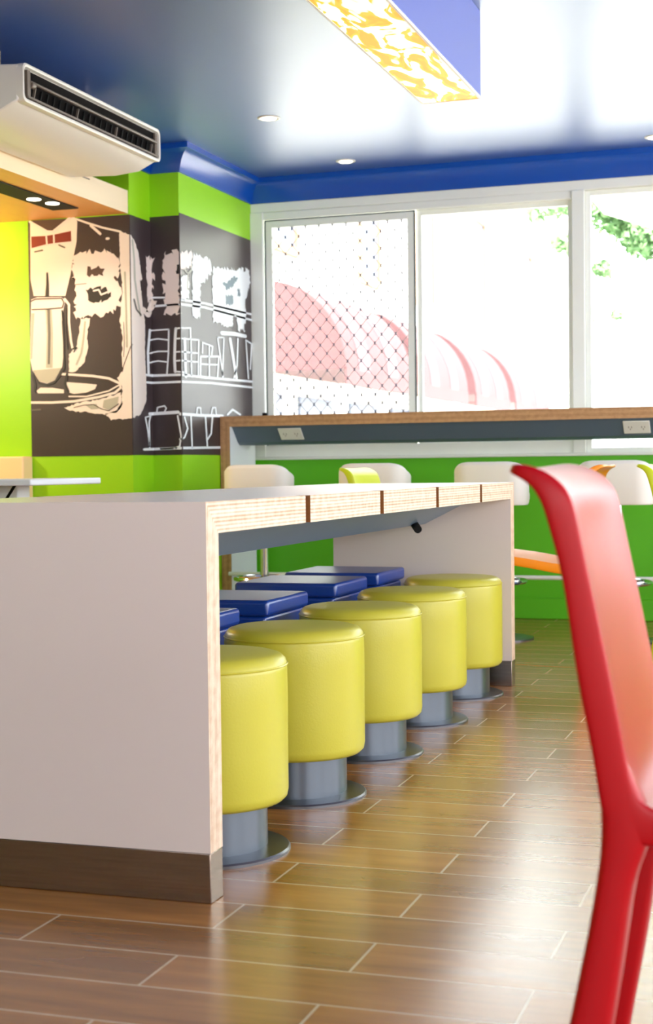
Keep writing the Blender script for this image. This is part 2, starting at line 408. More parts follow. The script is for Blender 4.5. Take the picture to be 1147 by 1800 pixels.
ART = [
('P','waiter','cream',1,0,[14,2284,120,2229,155,2224,255,2289,285,2294,304,2266,298,2158,273,2058,257,1977,224,1864,29,1873,11,1962]),
('P','waiter','brown',2,0,[27,2288,243,2286,151,2228,123,2228]),
('S','waiter','warm_white',3,0.0136,[14,2282,120,2221,155,2219,259,2287]),
('S','waiter','brown',3,0.0054,[128,2236,186,2253,232,2280]),
('P','waiter','red',2,0,[20,2200,112,2199,162,2203,265,2217,266,2160,161,2156,111,2152,21,2136]),
('S','waiter','warm_white',3,0.0095,[114,2197,117,2151]),
('S','waiter','warm_white',3,0.0095,[160,2200,161,2152]),
('S','waiter','warm_white',3,0.0054,[15,2132,115,2148,268,2154]),
('S','waiter','grey',3,0.0082,[41,2115,88,2121]),
('S','waiter','grey',3,0.0082,[191,2144,225,2128]),
('P','waiter','black',3,0,[111,1998,120,1998,125,1930,125,1861,100,1863,108,1930]),
('S','waiter','cream',2,0.0109,[296,2280,360,2256,457,2223,561,2196,590,2175]),
('S','waiter','cream',2,0.015,[386,2239,443,2190]),
('S','waiter','cream',2,0.0136,[480,2162,492,2162]),
('P','waiter','cream',1,0.3,[557,2200,619,2176,677,2142,715,2086,757,1949,724,1941,746,1881,762,1786,786,1732,780,1551,793,1377,787,1286,748,1242,706,1206,609,1183,595,1185,491,1177,454,1208,514,1224,552,1263,561,1357,532,1405,563,1445,560,1519,566,1640,552,1707,557,1788,569,1854,570,1894,558,1989]),
('S','waiter','lgrey',2,0.0095,[639,2150,658,2045,662,1938,690,1847,726,1749]),
('S','waiter','brown',2,0.0034,[574,1706,576,1599,571,1519]),
('S','waiter','lgrey',2,0.0109,[586,1974,590,1773,591,1572]),
('S','waiter','grey',2,0.0095,[648,1830,678,1778,733,1755]),
('S','waiter','brown',2,0.0041,[619,1584,570,1472,562,1438]),
('S','waiter','cream',2,0.0313,[767,1786,823,1764,867,1810,881,1846]),
('P','waiter','cream',1,0.3,[205,1248,297,1276,418,1290,549,1324,559,1263,536,1223,454,1208,341,1224,266,1229]),
('P','waiter','lgrey',2,0,[335,1262,403,1267,417,1240,372,1237]),
('P','waiter','lgrey',2,0,[448,1286,538,1304,530,1257,477,1231,440,1246]),
('S','waiter','brown',3,0.0041,[266,1250,327,1262,387,1264,432,1239,477,1228,537,1264]),
('P','teapot','cream',1,0,[13,1853,48,1864,201,1858,224,1836,211,1789,199,1722,207,1551,198,1477,151,1403,101,1387,55,1399,13,1462,-1,1524,7,1730]),
('P','teapot','lgrey',2,0,[101,1794,139,1793,144,1656,137,1472,98,1473,106,1657]),
('P','teapot','grey',3,0,[112,1794,128,1793,130,1656,122,1493,110,1493,115,1657]),
('P','teapot','lgrey',2,0,[12,1778,31,1777,21,1661,12,1524,3,1524]),
('P','teapot','lgrey',2,0,[17,1462,194,1470,151,1406,101,1391,55,1402]),
('S','teapot','brown',3,0.0068,[11,1843,40,1855,201,1852,216,1827,204,1800,124,1797,18,1798]),
('S','teapot','black',3,0.0088,[204,1783,211,1653,210,1531,213,1469,182,1426,147,1389,100,1378,54,1389,13,1455]),
('S','teapot','cream',2,0.0136,[220,1847,246,1815,244,1720,254,1618,264,1570]),
('S','teapot','black',3,0.0054,[231,1795,225,1687,234,1571]),
('P','teapot','cream',2,0.3,[317,1737,373,1735,355,1648,357,1560,331,1493,277,1447,239,1448,241,1543,291,1589,306,1663]),
('S','teapot','lgrey',3,0.0109,[343,1716,330,1622,317,1548,286,1487]),
('S','teapot','black',4,0.0068,[257,1570,291,1579,272,1556]),
('S','teapot','black',3,0.015,[228,1435,215,1381,234,1339]),
('S','teapot','black',3,0.0136,[11,1435,31,1386,27,1345]),
('P','teapot','cream',3,0,[38,1348,62,1365,139,1362,207,1350,207,1330,46,1334]),
('S','tray','cream',2,0.0136,[193,1436,269,1430,383,1420,480,1404,546,1375,550,1351,516,1325,418,1304,267,1284,129,1281,-2,1284]),
('S','tray','brown',3,0.0034,[224,1418,382,1408,480,1390,528,1368]),
('P','tray','cream',2,0,[223,1391,344,1380,408,1372,396,1348,343,1330,268,1325,226,1336]),
('S','tray','cream',2,0.0082,[237,1312,343,1309,479,1336,539,1365]),
('S','tray','grey',2,0.0095,[-3,1242,59,1244]),
('P','letter1','warm_white',2,1,[282,2091,312,2100,507,2096,543,2050,553,1989,538,1936,559,1882,555,1801,501,1757,381,1741,283,1746,281,1854,272,1990]),
('P','letter1','brown',3,0.7,[359,2009,401,2004,431,2012,460,1994,452,1971,407,1970,366,1968]),
('P','letter1','black',3,0.8,[359,1891,421,1902,473,1892,499,1864,487,1831,427,1820,364,1827]),
('S','letter1','warm_white',4,0.0095,[398,1883,429,1888,443,1860,481,1872]),
('S','letter1','brown',3,0.0034,[282,1922,354,1925]),
('S','letter1','brown',3,0.015,[527,1950,538,1936]),
('P','letter2','warm_white',2,1,[802,2079,897,2084,898,1908,885,1846,826,1841,814,1972]),
('P','letter3','warm_white',2,1,[962,2108,1058,2110,1223,2126,1219,2040,1056,2020,1051,1761,968,1761,959,1905]),
('P','letter3','black',3,0.5,[1038,2034,1057,2037,1056,1981,1037,1986]),
('P','letter3','white',2,0.8,[1056,1978,1164,1991,1168,1864,1062,1846]),
('P','letter4','white',2,1,[1231,2120,1482,2119,1508,2060,1401,1989,1339,1972,1323,1764,1224,1761,1214,1883]),
('S','letter3','lgrey',3,0.0082,[1103,2019,1155,2000,1210,2028]),
('S','letter3','lgrey',3,0.0068,[1155,2000,1147,1911]),
('P','letter5','white',2,1,[1534,2082,1756,2099,2114,2137,2137,2066,2053,1947,2025,1758,1912,1747,1890,1839,1823,1817,1821,1756,1523,1768,1514,1951]),
('P','letter5','slate',3,0.6,[1662,2004,1774,2028,1857,2064,1919,2064,1834,2001,1731,1974]),
('P','letter5','slate',3,0.6,[1710,1935,1832,1955,1840,1895,1728,1880]),
('P','letter5','slate',3,0.6,[1906,1993,1948,2002,1957,1961,1915,1956]),
('S','chalk_shelves','white',2,0.0102,[885,1863,962,1860]),
('S','chalk_shelves','white',2,0.0122,[1054,1845,1397,1858,2170,1865]),
('S','chalk_shelves','white',2,0.0122,[881,1814,969,1817,1053,1819,1396,1835,2168,1829]),
('S','chalk_shelves','white',2,0.0136,[795,1429,1040,1429,1381,1432,2154,1446]),
('S','chalk_shelves','white',2,0.0122,[802,1388,1047,1390,1475,1404,2153,1410]),
('S','chalk_shelves','white',2,0.0136,[748,1016,1033,1022,1637,1031]),
('S','chalk_shelves','white',2,0.0136,[845,1681,816,1553,820,1441]),
('S','chalk_shelves','white',2,0.0095,[986,1683,982,1554,971,1438]),
('S','chalk_shelves','white',2,0.0082,[837,1679,986,1683]),
('S','chalk_shelves','white',2,0.0082,[843,1625,920,1633,981,1624]),
('S','chalk_shelves','white',2,0.0082,[841,1551,919,1563,980,1561]),
('S','chalk_shelves','white',2,0.0082,[839,1499,918,1510,979,1501]),
('S','chalk_shelves','white',2,0.0082,[1027,1685,1180,1698,1183,1631]),
('S','chalk_shelves','white',2,0.0163,[1028,1685,1023,1622,1018,1517,1021,1447]),
('S','chalk_shelves','white',2,0.0082,[1024,1629,1296,1640,1285,1431]),
('S','chalk_shelves','white',2,0.015,[1098,1632,1108,1421]),
('S','chalk_shelves','white',2,0.0082,[1187,1631,1188,1425]),
('S','chalk_shelves','white',2,0.0082,[1022,1556,1293,1564]),
('S','chalk_shelves','white',2,0.0082,[1022,1507,1292,1514]),
('S','chalk_shelves','white',2,0.0082,[1021,1447,1109,1442]),
('S','chalk_shelves','white',2,0.0082,[1349,1568,1355,1630,1502,1619,1491,1567]),
('S','chalk_shelves','white',2,0.0095,[1316,1436,1324,1548,1597,1566,1573,1442]),
('S','chalk_shelves','white',2,0.0082,[1328,1505,1586,1517]),
('S','chalk_shelves','white',2,0.0082,[1454,1615,1448,1439]),
('S','chalk_shelves','white',2,0.0082,[1582,1677,1662,1451]),
('S','chalk_shelves','white',2,0.0082,[1681,1684,1652,1447]),
('S','chalk_shelves','white',2,0.0231,[1652,1708,1844,1720,2034,1720]),
('S','chalk_shelves','white',2,0.0177,[1782,1685,1876,1455]),
('S','chalk_shelves','white',2,0.0095,[1910,1695,1889,1532,1835,1453]),
('S','chalk_shelves','white',2,0.0095,[2044,1697,2141,1681,2113,1522]),
('S','chalk_shelves','white',2,0.0095,[2044,1697,2078,1462]),
('S','chalk_shelves','white',2,0.0068,[1582,1677,1681,1684]),
('S','chalk_shelves','white',2,0.0177,[829,1214,1036,1222]),
('S','chalk_shelves','white',2,0.0082,[906,1225,910,1250,953,1259,964,1245,952,1224]),
('S','chalk_shelves','white',2,0.0082,[770,1194,801,1118,822,1027]),
('S','chalk_shelves','white',2,0.0082,[840,1207,819,1168,822,1027]),
('S','chalk_shelves','white',2,0.0068,[770,1194,837,1203]),
('S','chalk_shelves','white',2,0.0095,[1032,1201,1052,1088,1042,1032,1010,1022,918,1019]),
('S','chalk_shelves','white',2,0.0088,[1083,1194,1124,1132,1078,1082,1043,1071]),
('S','chalk_shelves','white',2,0.0163,[1048,1211,1299,1211,1644,1218]),
('S','chalk_shelves','white',2,0.0088,[1172,1204,1183,1019]),
('S','chalk_shelves','white',2,0.0102,[1383,1203,1405,1028]),
('S','chalk_shelves','white',2,0.0102,[1487,1206,1465,1110,1410,1076]),
('S','chalk_shelves','white',2,0.0075,[1253,1214,1264,1254,1310,1255,1318,1216]),
('S','chalk_shelves','white',2,0.0075,[1469,1220,1489,1261,1538,1263,1546,1223]),
('S','chalk_shelves','white',2,0.0122,[1724,1228,1807,1261,1931,1234])]
base_m = mat('mural_dark_vinyl', (62, 50, 52), .38, noise=.05)
mroot = thing('wall_mural', 'dark wall mural of a waiter with red bow tie and teapot, white lettering, chalk shelves', 'mural', (-3.7, PY, 0))
def mb_local(b):
    b.v = [(v[0]+3.7, v[1]-PY, v[2]) for v in b.v]; return b
b = MB()
for k, (lo, hi) in enumerate(SEG):
    zs = ((.984, 2.285), (.984, 2.285), (.984, 2.31), (.985, 2.325))[k]
    q = [mur(lo, zs[0], .003, k), mur(hi, zs[0], .003, k), mur(hi, zs[1], .003, k), mur(lo, zs[1], .003, k)]
    q0 = [mur(lo, zs[0], 0, k), mur(hi, zs[0], 0, k), mur(hi, zs[1], 0, k), mur(lo, zs[1], 0, k)]
    b.loft([q0, q])
mb_local(b).build('backing', base_m, mroot)
rnd = random.Random(3)
parts = {}
for kind, part, col, layer, wd, f in ART:
    pts = [(f[i]/1000, f[i+1]/1000) for i in range(0, len(f), 2)]
    b = parts.setdefault(part, MB()); mi = mcol.index(col); off = .003+.0012*layer
    pts = [(min(max(s, .0), 2.15), z) for s, z in pts]
    if kind == 'P':
        if wd: pts = ragged(pts, wd, rnd)
        for t in tessellate_polygon([[Vector((p[0], p[1], 0)) for p in pts]]):
            put(b, [pts[i] for i in t], off, mi)
    else:
        for p, q in zip(pts, pts[1:]):
            dx, dz = q[0]-p[0], q[1]-p[1]; sx = kx((p[0]+q[0])/2)
            ex, ez = dx/sx, dz; L = math.hypot(ex, ez) or 1e-6; nx, nz = -ez/L*wd/2*sx, ex/L*wd/2
            put(b, [(p[0]+nx, p[1]+nz), (p[0]-nx, p[1]-nz), (q[0]-nx, q[1]-nz), (q[0]+nx, q[1]+nz)], off, mi)
        for p in pts:
            put(b, [(p[0]+wd/2*math.cos(a*PI/4)*kx(p[0]), p[1]+wd/2*math.sin(a*PI/4)) for a in range(8)], off+.0001, mi)
for pn, b in parts.items():
    # flat print layers: keep them as they are (no welding across the faces)
    mb_local(b).build('letter' if pn.startswith('letter') else {'waiter': 'waiter_print', 'teapot': 'teapot_print', 'tray': 'tray_print', 'chalk_shelves': 'chalk_shelf_drawing'}[pn], mmats, mroot)

# ---------------------------------------------------------------- communal table
TY = 4.5; TH = .834; TT = .067; HY = 1.633; HX = .38
ply = ply_mat('plywood_edge', 0, 0, 'Y', -HY, HY, TH, (246, 224, 200), (192, 152, 116))
T = thing('communal_table', 'long white communal table with thick plywood edges and panel ends over the yellow stools', 'table', (-1.582, TY, 0))
nots = [3.517-TY, 4.176-TY, 4.837-TY, 5.507-TY]; nw = .018; nd = .03
out = [(HX, -HY)]
for y in nots: out += [(HX, y-nw), (HX-nd, y-nw), (HX-nd, y+nw), (HX, y+nw)]
out += [(HX, HY), (-HX, HY)]
for y in reversed(nots): out += [(-HX, y+nw), (-HX+nd, y+nw), (-HX+nd, y-nw), (-HX, y-nw)]
out += [(-HX, -HY)]
b = MB(); b.prism(out, 'z', TH-TT, TH, 0, 1)
def side_mat(o, fn):
    for p in o.data.polygons: p.material_index = fn(p)
top = b.build('tabletop', [ply, MA['topw'], MA['notch'], MA['white']], T)
side_mat(top, lambda p: 1 if abs(p.normal.z) > .9 else (2 if (HX-nd-.001 <= abs(p.center.x) < HX-.002 and abs(p.center.y) < HY-.01) else (0 if abs(p.normal.x) > .9 else 3)))
for s in (-1, 1):
    y0, y1 = (-HY, -HY+TT) if s < 0 else (HY-TT, HY)
    b = MB(); b.box(-HX, HX, y0, y1, .105, TH-TT, 1, ends={4: 0, 5: 0}); lp = b.build('end_panel', [ply, MA['white']], T)
    b = MB(); b.box(-HX, HX, y0, y1, 0, .105); b.build('kick_plate', MA['steel'], T, bevel=.002)
b = MB(); b.prism([(-.215, TH-TT), (.225, TH-TT), (.02, .665), (-.06, .665)], 'y', -HY+TT, HY-TT); b.build('support_beam', MA['slate'], T)
b = MB(); b.tube([(.035, 1.34, .672), (.07, 1.26, .655)], .016, 14); b.build('beam_foot', MA['black'], T, smooth=True)

# ---------------------------------------------------------------- stools under it
SY = [3.29, 3.92, 4.55, 5.18, 5.81]
R = .193
def yellow_stool(y, label):
    S = thing('round_stool', label, 'stool', (-1.385, y, 0), 0, 'yellow round stools along the table')
    b = MB(); b.lathe([(R-.03, .118), (R-.012, .121), (R-.003, .13), (R, .145), (R, .25), (R+.001, .36), (R, .43), (R-.001, .437), (R-.0025, .440), (R-.001, .443), (R-.004, .452), (R-.014, .462), (R-.03, .467), (R*.5, .470), (.001, .471)], n=64)
    b.build('seat_cushion', MA['yellow'], S, smooth=True)
    b = MB(); pr = [(R-.0005, .439)]
    b.tube([((R-.0005)*math.cos(a*2*PI/64), (R-.0005)*math.sin(a*2*PI/64), .4405) for a in range(64)], .0028, 6, closed=True)
    b.build('piping', MA['yellow'], S, smooth=True)
    b = MB(); b.lathe([(.142, .008), (.142, .12)], n=48); b.build('pedestal', MA['pole'], S, smooth=True)
    b = MB(); b.lathe([(.196, .0), (.196, .006), (.192, .010), (.145, .014), (.142, .014)], n=64); b.build('base_disc', MA['disc'], S, smooth=True)
    return S
for y, l in zip(SY, ['yellow round stool nearest the camera, half hidden behind the table end panel', 'yellow round stool second from the near end panel', 'yellow round stool at the middle of the row of five', 'yellow round stool next to last, one before the far end panel', 'yellow round stool farthest away, against the far end panel']):
    yellow_stool(y, l)
def blue_stool(y, label):
    S = thing('square_stool', label, 'stool', (-1.83, y, 0), 0, 'blue square stools behind the yellow ones')
    h = .195
    b = MB(); b.box(-h, h, -h, h, .44, .49); b.build('seat_cushion', MA['blue'], S, bevel=.012, seg=4)
    b = MB(); b.box(-h+.012, h-.012, -h+.012, h-.012, .12, .44); b.build('padded_body', MA['blue'], S, bevel=.012, seg=3)
    b = MB(); b.lathe([(.12, .008), (.12, .125)], n=40); b.build('pedestal', MA['pole'], S, smooth=True)
    b = MB(); b.lathe([(.18, 0), (.18, .006), (.176, .01), (.12, .013)], n=48); b.build('base_disc', MA['disc'], S, smooth=True)
for y, l in zip([3.96, 4.585, 5.28, 5.815], ['blue square stool of which only a corner shows beside the plywood end', 'blue square stool behind the second and third yellow stools', 'blue square stool behind the third and fourth yellow stools', 'blue square stool farthest away, in front of the white far end panel']):
    blue_stool(y, l)

# ---------------------------------------------------------------- window bar counter
CT = 1.213; CTh = .062; CL = 4.6; CY0 = 8.279
plyw = ply_mat('oak_plywood_edge', 0, 0, 'X', 0, 50, CT, (206, 160, 112), (150, 104, 62))
K = thing('bar_counter', 'long window bar counter with oak plywood edge and dark slate apron', 'counter', (-3.372, CY0, 0), WA)
D = .40
b = MB(); b.box(0, CL, 0, D, CT-CTh, CT, 1, ends={2: 0, 0: 1}); b.build('countertop', [plyw, MA['white']], K)
b = MB(); b.box(0, CTh, 0, D, 0, CT-CTh, 1, ends={2: 0}); b.build('end_panel', [plyw, MA['whited']], K)
b = MB(); b.box(CL-CTh, CL, 0, D, 0, CT-CTh, 1, ends={2: 0}); b.build('end_panel', [plyw, MA['whited']], K)
b = MB(); b.prism([(.03, CT-CTh), (D-.02, CT-CTh), (D-.06, 1.045), (.15, 1.045), (.12, 1.06)], 'x', CTh, CL-CTh); b.build('apron', MA['slated'], K)
b = MB(); b.tube([(CTh, -.04, .287), (CL-CTh, -.04, .287)], .012, 12)
b.build('foot_rail', MA['frame'], K, smooth=True)
b = MB(); b.tube([(CTh, .0, .287), (CTh+.12, -.03, .287)], .008, 8); b.build('rail_bracket', MA['acd'], K, smooth=True)
b = MB(); b.tube([(CL-CTh, .0, .287), (CL-CTh-.12, -.03, .287)], .008, 8); b.build('rail_bracket', MA['acd'], K, smooth=True)
for x0, l in ((.345, 'white power outlet on the dark apron near the counter end'), (2.345, 'white power outlet on the dark apron below the right window')):
    t = math.atan2(.09, .095)
    O = thing('power_outlet', l, 'power outlet', (0, 0, 0), 0, 'power outlets on the counter apron')
    # the apron slopes back towards its lower edge
    cy, cz = .072, 1.107
    loc = Matrix.Translation((-3.372, CY0, 0)) @ Matrix.Rotation(WA, 4, 'Z') @ Matrix.Translation((x0+.075, cy, cz)) @ Matrix.Rotation(math.atan2(.09, .091), 4, 'X')
    O.matrix_world = loc
    b = MB(); b.box(-.072, .072, -.008, .0, -.046, .046); b.build('cover_plate', MA['socket'], O, bevel=.004)
    for s in (-1, 1):
        b = MB()
        for (dx, a) in ((-.008, .5), (.008, -.5)):
            b.box(s*.035+dx-.0015, s*.035+dx+.0015, -.0095, -.008, -.002, .010)
        b.box(s*.035-.0015, s*.035+.0015, -.0095, -.008, -.016, -.006)
        b.build('socket', MA['acb'], O)

# ---------------------------------------------------------------- bar stools at the counter
def bar_stool(x, y, rz, label):
    S = thing('bar_stool', label, 'bar stool', (x, y, 0), rz, 'cream bar stools along the window counter')
    # low wraparound back: plan arc, open towards the counter (+y)
    W, Dp = .19, .17; zb, zt = .700, .925
    def plan(t, off):   # t 0..1 along the U
        r = .085
        pts = [(-W, -.03), (-W, -Dp+r)] + [(-W+r-r*math.cos(a), -Dp+r-r*math.sin(a)) for a in [PI/2*i/6 for i in range(1, 7)]]
        pts += [(-p[0], p[1]) for p in reversed(pts)]
        return pts
    P = [Vector(p) for p in plan(0, 0)]
    b = MB(); rings = []
    n = len(P)
    for i, p in enumerate(P):
        d = (P[min(i+1, n-1)]-P[max(i-1, 0)]).normalized(); nn = Vector((-d.y, d.x))   # inward
        q = p + nn*.035
        e = min(i, n-1-i); tt = zt-[.05, .036, .026, .017, .010, .005, .002, 0][min(e, 7)]
        cr = .018
        rings.append([(p.x, p.y, zb+cr), (p.x+nn.x*.006, p.y+nn.y*.006, zb), (q.x, q.y, zb), (q.x, q.y, tt-cr), (q.x-nn.x*.006, q.y-nn.y*.006, tt-.004), (p.x+nn.x*.014, p.y+nn.y*.014, tt), (p.x, p.y, tt-cr)])
    b.loft(rings); b.build('backrest', MA['cream'], S, smooth=True, bevel=.004)
    b = MB(); b.box(-W+.03, W-.03, -Dp+.03, .17, .705, .775); b.build('seat', MA['cream'], S, bevel=.025, seg=4)
    b = MB(); b.lathe([(.024, .015), (.024, .70)], n=24); b.build('pole', MA['chrome'], S, smooth=True)
    b = MB(); b.tube([(.16*math.cos(a*PI/20), .16*math.sin(a*PI/20), .30) for a in range(40)], .012, 8, closed=True)
    for a in (0, PI/2, PI, 3*PI/2): b.tube([(.02*math.cos(a), .02*math.sin(a), .30), (.16*math.cos(a), .16*math.sin(a), .30)], .008, 8)
    b.build('footrest_ring', MA['chrome'], S, smooth=True)
    b = MB(); b.lathe([(.2, 0), (.2, .008), (.17, .014), (.05, .022), (.024, .03)], n=48); b.build('base_disc', MA['disc'], S, smooth=True)
for x, l in ((-2.905, 'cream bar stool at the left end of the window counter'), (-2.25, 'cream bar stool behind the pale lime chair at the window counter'), (-1.622, 'cream bar stool behind the far table corner, second from the right'), (-.985, 'cream bar stool at the window counter, right of the red chair top')):
    bar_stool(x, 7.75, 0, l)
# ---------------------------------------------------------------- moulded plastic chairs
def interp(tab, t):
    t = max(0, min(1, t))*(len(tab)-1); i = min(int(t), len(tab)-2); k = t-i
    return tuple(a+(b_-a)*k for a, b_ in zip(tab[i], tab[i+1]))
OUT = [(-.124, .896), (-.104, .888), (-.084, .877), (-.070, .855), (-.062, .824), (-.048, .776), (-.038, .707), (-.029, .639), (-.015, .571), (-.006, .516), (-.001, .470), (.030, .442), (.075, .445), (.15, .460), (.24, .476), (.34, .488), (.42, .495), (.455, .493)]
INN = [(-.122, .902), (-.095, .905), (-.062, .893), (-.037, .872), (-.027, .840), (-.019, .795), (-.006, .735), (.007, .670), (.020, .606), (.030, .545), (.040, .503), (.062, .487), (.10, .492), (.16, .502), (.24, .516), (.34, .529), (.425, .533), (.468, .510)]
def plastic_chair(x, y, rz, m, label):
    """origin on the floor under the back bend, facing +x"""
    C = thing('plastic_chair', label, 'chair', (x, y, 0), rz)
    hw = .215; b = MB(); rings = []
    V = [-1, -.97, -.86, -.6, -.3, 0, .3, .6, .86, .97, 1]
    n = len(OUT)
    for i, (o, q) in enumerate(zip(OUT, INN)):
        o = Vector(o); q = Vector(q); d = (o-q); th = d.length
        wscale = {0: .90, 1: .945, 2: .975}.get(i, 1.0)
        if i == n-1: wscale = .93
        if i == n-2: wscale = .98
        dn = d.normalized() if th > 1e-5 else Vector((0, 0))
        seatk = 1 if i > 11 else 0
        conc = (.016 if 3 < i < 16 else .006)
        ring = []
        for v in V:      # inner (front / top) face
            c = conc*(1-abs(v)**3)
            p = q+dn*c; ring.append((p.x, v*hw*wscale, p.y))
        for v in reversed(V):   # outer face with deep rims
            c = conc*(1-abs(v)**3)
            inner_t = min(th, .016)
            if abs(v) > .85: p = o
            else:
                p = q+dn*(c+inner_t) if th > .018 else o+dn*c
            ring.append((p.x, v*hw*wscale, p.y))
        rings.append(ring)
    b.loft(rings); b.build('seat_shell', m, C, smooth=True, subsurf=2)
    def leg(tab, s):
        # tab rows: z, x_back, x_front, y_out, y_depth
        b = MB(); rings = []
        for z, xa, xb, yo, yd in tab:
            ya, yb = s*yo, s*(yo-yd); r = .006
            rings.append([(xa, ya-s*r, z), (xa+r, ya, z), (xb-r, ya, z), (xb, ya-s*r, z), (xb, yb+s*r, z), (xb-r, yb, z), (xa+r, yb, z), (xa, yb+s*r, z)])
        b.loft(rings); return b
    rear = [(0, -.083, -.030, .220, .045), (.004, -.083, -.030, .220, .045), (.12, -.062, -.009, .218, .055), (.223, -.043, .011, .217, .062), (.336, -.019, .028, .216, .068), (.40, -.009, .036, .2155, .07), (.434, -.004, .050, .2155, .07), (.468, -.003, .062, .2155, .06), (.50, -.004, .046, .215, .04), (.56, -.006, .024, .2125, .03)]
    front = [(0, .455, .49, .222, .035), (.004, .455, .49, .222, .035), (.15, .435, .478, .22, .045), (.35, .405, .462, .217, .055), (.44, .385, .455, .215, .06), (.500, .37, .45, .213, .06)]
    for s in (-1, 1):
        leg(rear, s).build('leg', m, C, smooth=True, subsurf=1); leg(front, s).build('leg', m, C, smooth=True, subsurf=1)
    return C
plastic_chair(-.251, 2.025, 0, MA['red'], 'glossy red moulded plastic chair in the near right foreground')
plastic_chair(-.975, 6.52, PI, MA['orange'], 'orange plastic chair behind the far end of the communal table')
plastic_chair(-2.055, 6.995, 0, MA['limep'], 'lime plastic chair whose back top shows above the tabletop, before a bar stool')
plastic_chair(-.612, 6.52, 0, MA['limep'], 'lime plastic chair at the right edge of the picture, back turned left')

# ---------------------------------------------------------------- table and bench on the left
S = thing('cafe_table', 'small white cafe table against the lime wall left of the communal table', 'table', (-3.55, 5.5, 0))
b = MB(); b.box(-.62, .64, -.3, .3, .846, .872); b.build('tabletop', MA['whited'], S, bevel=.006)
b = MB(); b.box(.33, .44, -.05, .05, .0, .846); b.build('pedestal', MA['whited'], S, bevel=.006)
b = MB(); b.box(-.44, -.33, -.05, .05, .0, .846); b.build('pedestal', MA['whited'], S, bevel=.006)
b = MB(); b.tube([(.37, -.06, .76), (.50, -.18, .846)], .006, 8); b.tube([(.34, -.06, .70), (.34, -.06, .846)], .007, 8); b.build('bracket', MA['acd'], S, smooth=True)
S = thing('banquette', 'cream peach bench back against the lime wall behind the small cafe table', 'bench', (-4.9, 7.15, 0))
pe = mat('peach_upholstery', (250, 214, 160), .55)
b = MB(); b.box(-1.2, .74, .20, .31, .45, .985); b.box(-1.2, .46, .19, .31, .985, 1.003); b.build('backrest', pe, S, bevel=.015)
b = MB(); b.box(-1.2, .74, -.3, .30, .36, .46); b.build('seat', pe, S, bevel=.02)
b = MB(); b.box(-1.18, .72, -.26, .30, 0, .36); b.build('base', MA['fascia'], S)

# ---------------------------------------------------------------- air conditioner
A = thing('air_conditioner', 'white ceiling suspended air conditioner with an open dark outlet above the timber soffit', 'air conditioner', (-3.05, 6.1, 2.36))
ay0, ay1 = -.66, .67
def rrect(x, y0, y1, z0, z1, r=.02, n=5):
    pts = []
    for cx_, cz_, a0 in ((y1-r, z1-r, 0), (y0+r, z1-r, PI/2), (y0+r, z0+r, PI), (y1-r, z0+r, 3*PI/2)):
        for i in range(n): a = a0+PI/2*i/(n-1); pts.append((x, cx_+r*math.cos(a), cz_+r*math.sin(a)))
    return pts
b = MB(); sec = [(-.02, .045), (-.045, .033), (-.115, .0), (-.24, -.012), (-.485, -.012+.01), (-.505, .02), (-.505, .20), (-.30, .205), (-.02, .185)]
b.prism(sec, 'y', ay0, ay1); b.build('housing', MA['acw'], A, bevel=.008)
b = MB(); rings = [rrect(-.03, ay0, ay1, .035, .192, .028), rrect(0, ay0, ay1, .035, .192, .028), rrect(.003, ay0+.006, ay1-.006, .041, .186, .026), rrect(0, ay0+.013, ay1-.013, .049, .178, .022), rrect(-.018, ay0+.015, ay1-.015, .051, .176, .022)]
b.loft(rings, caps=False); b.build('outlet_frame', MA['acw'], A, smooth=True)
b = MB(); b.box(-.0195, -.0155, ay0+.02, ay1-.02, .055, .172); b.build('outlet_shade_plate', MA['acd'], A)  # flat black plate, the shade inside the outlet put into its colour
b = MB(); b.box(-.016, .0, ay0+.07, ay1-.03, .122, .132); b.tube([(-.008, ay0+.075, .118), (-.008, ay0+.105, .118)], .014, 12); b.build('louvre_blade', MA['acb'], A, bevel=.003)
b = MB(); b.box(-.016, -.004, ay0+.045, ay0+.07, .057, .17); b.box(-.016, -.006, ay1-.045, ay1-.02, .057, .17); b.box(-.016, -.002, ay0+.05, ay1-.02, .057, .066); b.build('louvre_holder', MA['acb'], A)
for i in range(22):
    y = ay0+.1+i*.054
    b = MB(); b.prism([(y, .068), (y+.006, .068), (y+.022, .112), (y+.016, .112)], 'x', -.0155, -.006); b.build('vane', MA['black'] if i % 7 else MA['acb'], A)
b = MB(); b.box(-.16, -.10, .52, .60, -.0042, -.0022); 
for y in (-.4, .42):
    h = MB(); h.box(-.3, -.26, y-.02, y+.02, .2, CZ-2.36); h.build('hanger', MA['acb'], A)

# ---------------------------------------------------------------- hanging light box
E_m = bpy.data.materials.new('lightbox_print'); E_m.use_nodes = True; nt = E_m.node_tree; N = nt.nodes.new; L = nt.links.new
pb = nt.nodes['Principled BSDF']; tc = N('ShaderNodeTexCoord')
mp = N('ShaderNodeMapping'); mp.inputs['Scale'].default_value = (13, 4.5, 1); L(tc.outputs['Object'], mp.inputs[0])
n1 = N('ShaderNodeTexNoise'); n1.inputs['Scale'].default_value = .9; n1.inputs['Detail'].default_value = 2; n1.inputs['Distortion'].default_value = 1.6; L(mp.outputs[0], n1.inputs[0])
c1 = N('ShaderNodeValToRGB'); c1.color_ramp.elements[0].position = .47; c1.color_ramp.elements[0].color = (1, .98, .9, 1)
c1.color_ramp.elements[1].position = .51; c1.color_ramp.elements[1].color = lin((250, 190, 40)); e3 = c1.color_ramp.elements.new(.6); e3.color = lin((255, 170, 30))
L(n1.outputs[0], c1.inputs[0]); L(c1.outputs[0], pb.inputs['Emission Color']); L(c1.outputs[0], pb.inputs['Base Color']); pb.inputs['Emission Strength'].default_value = .95
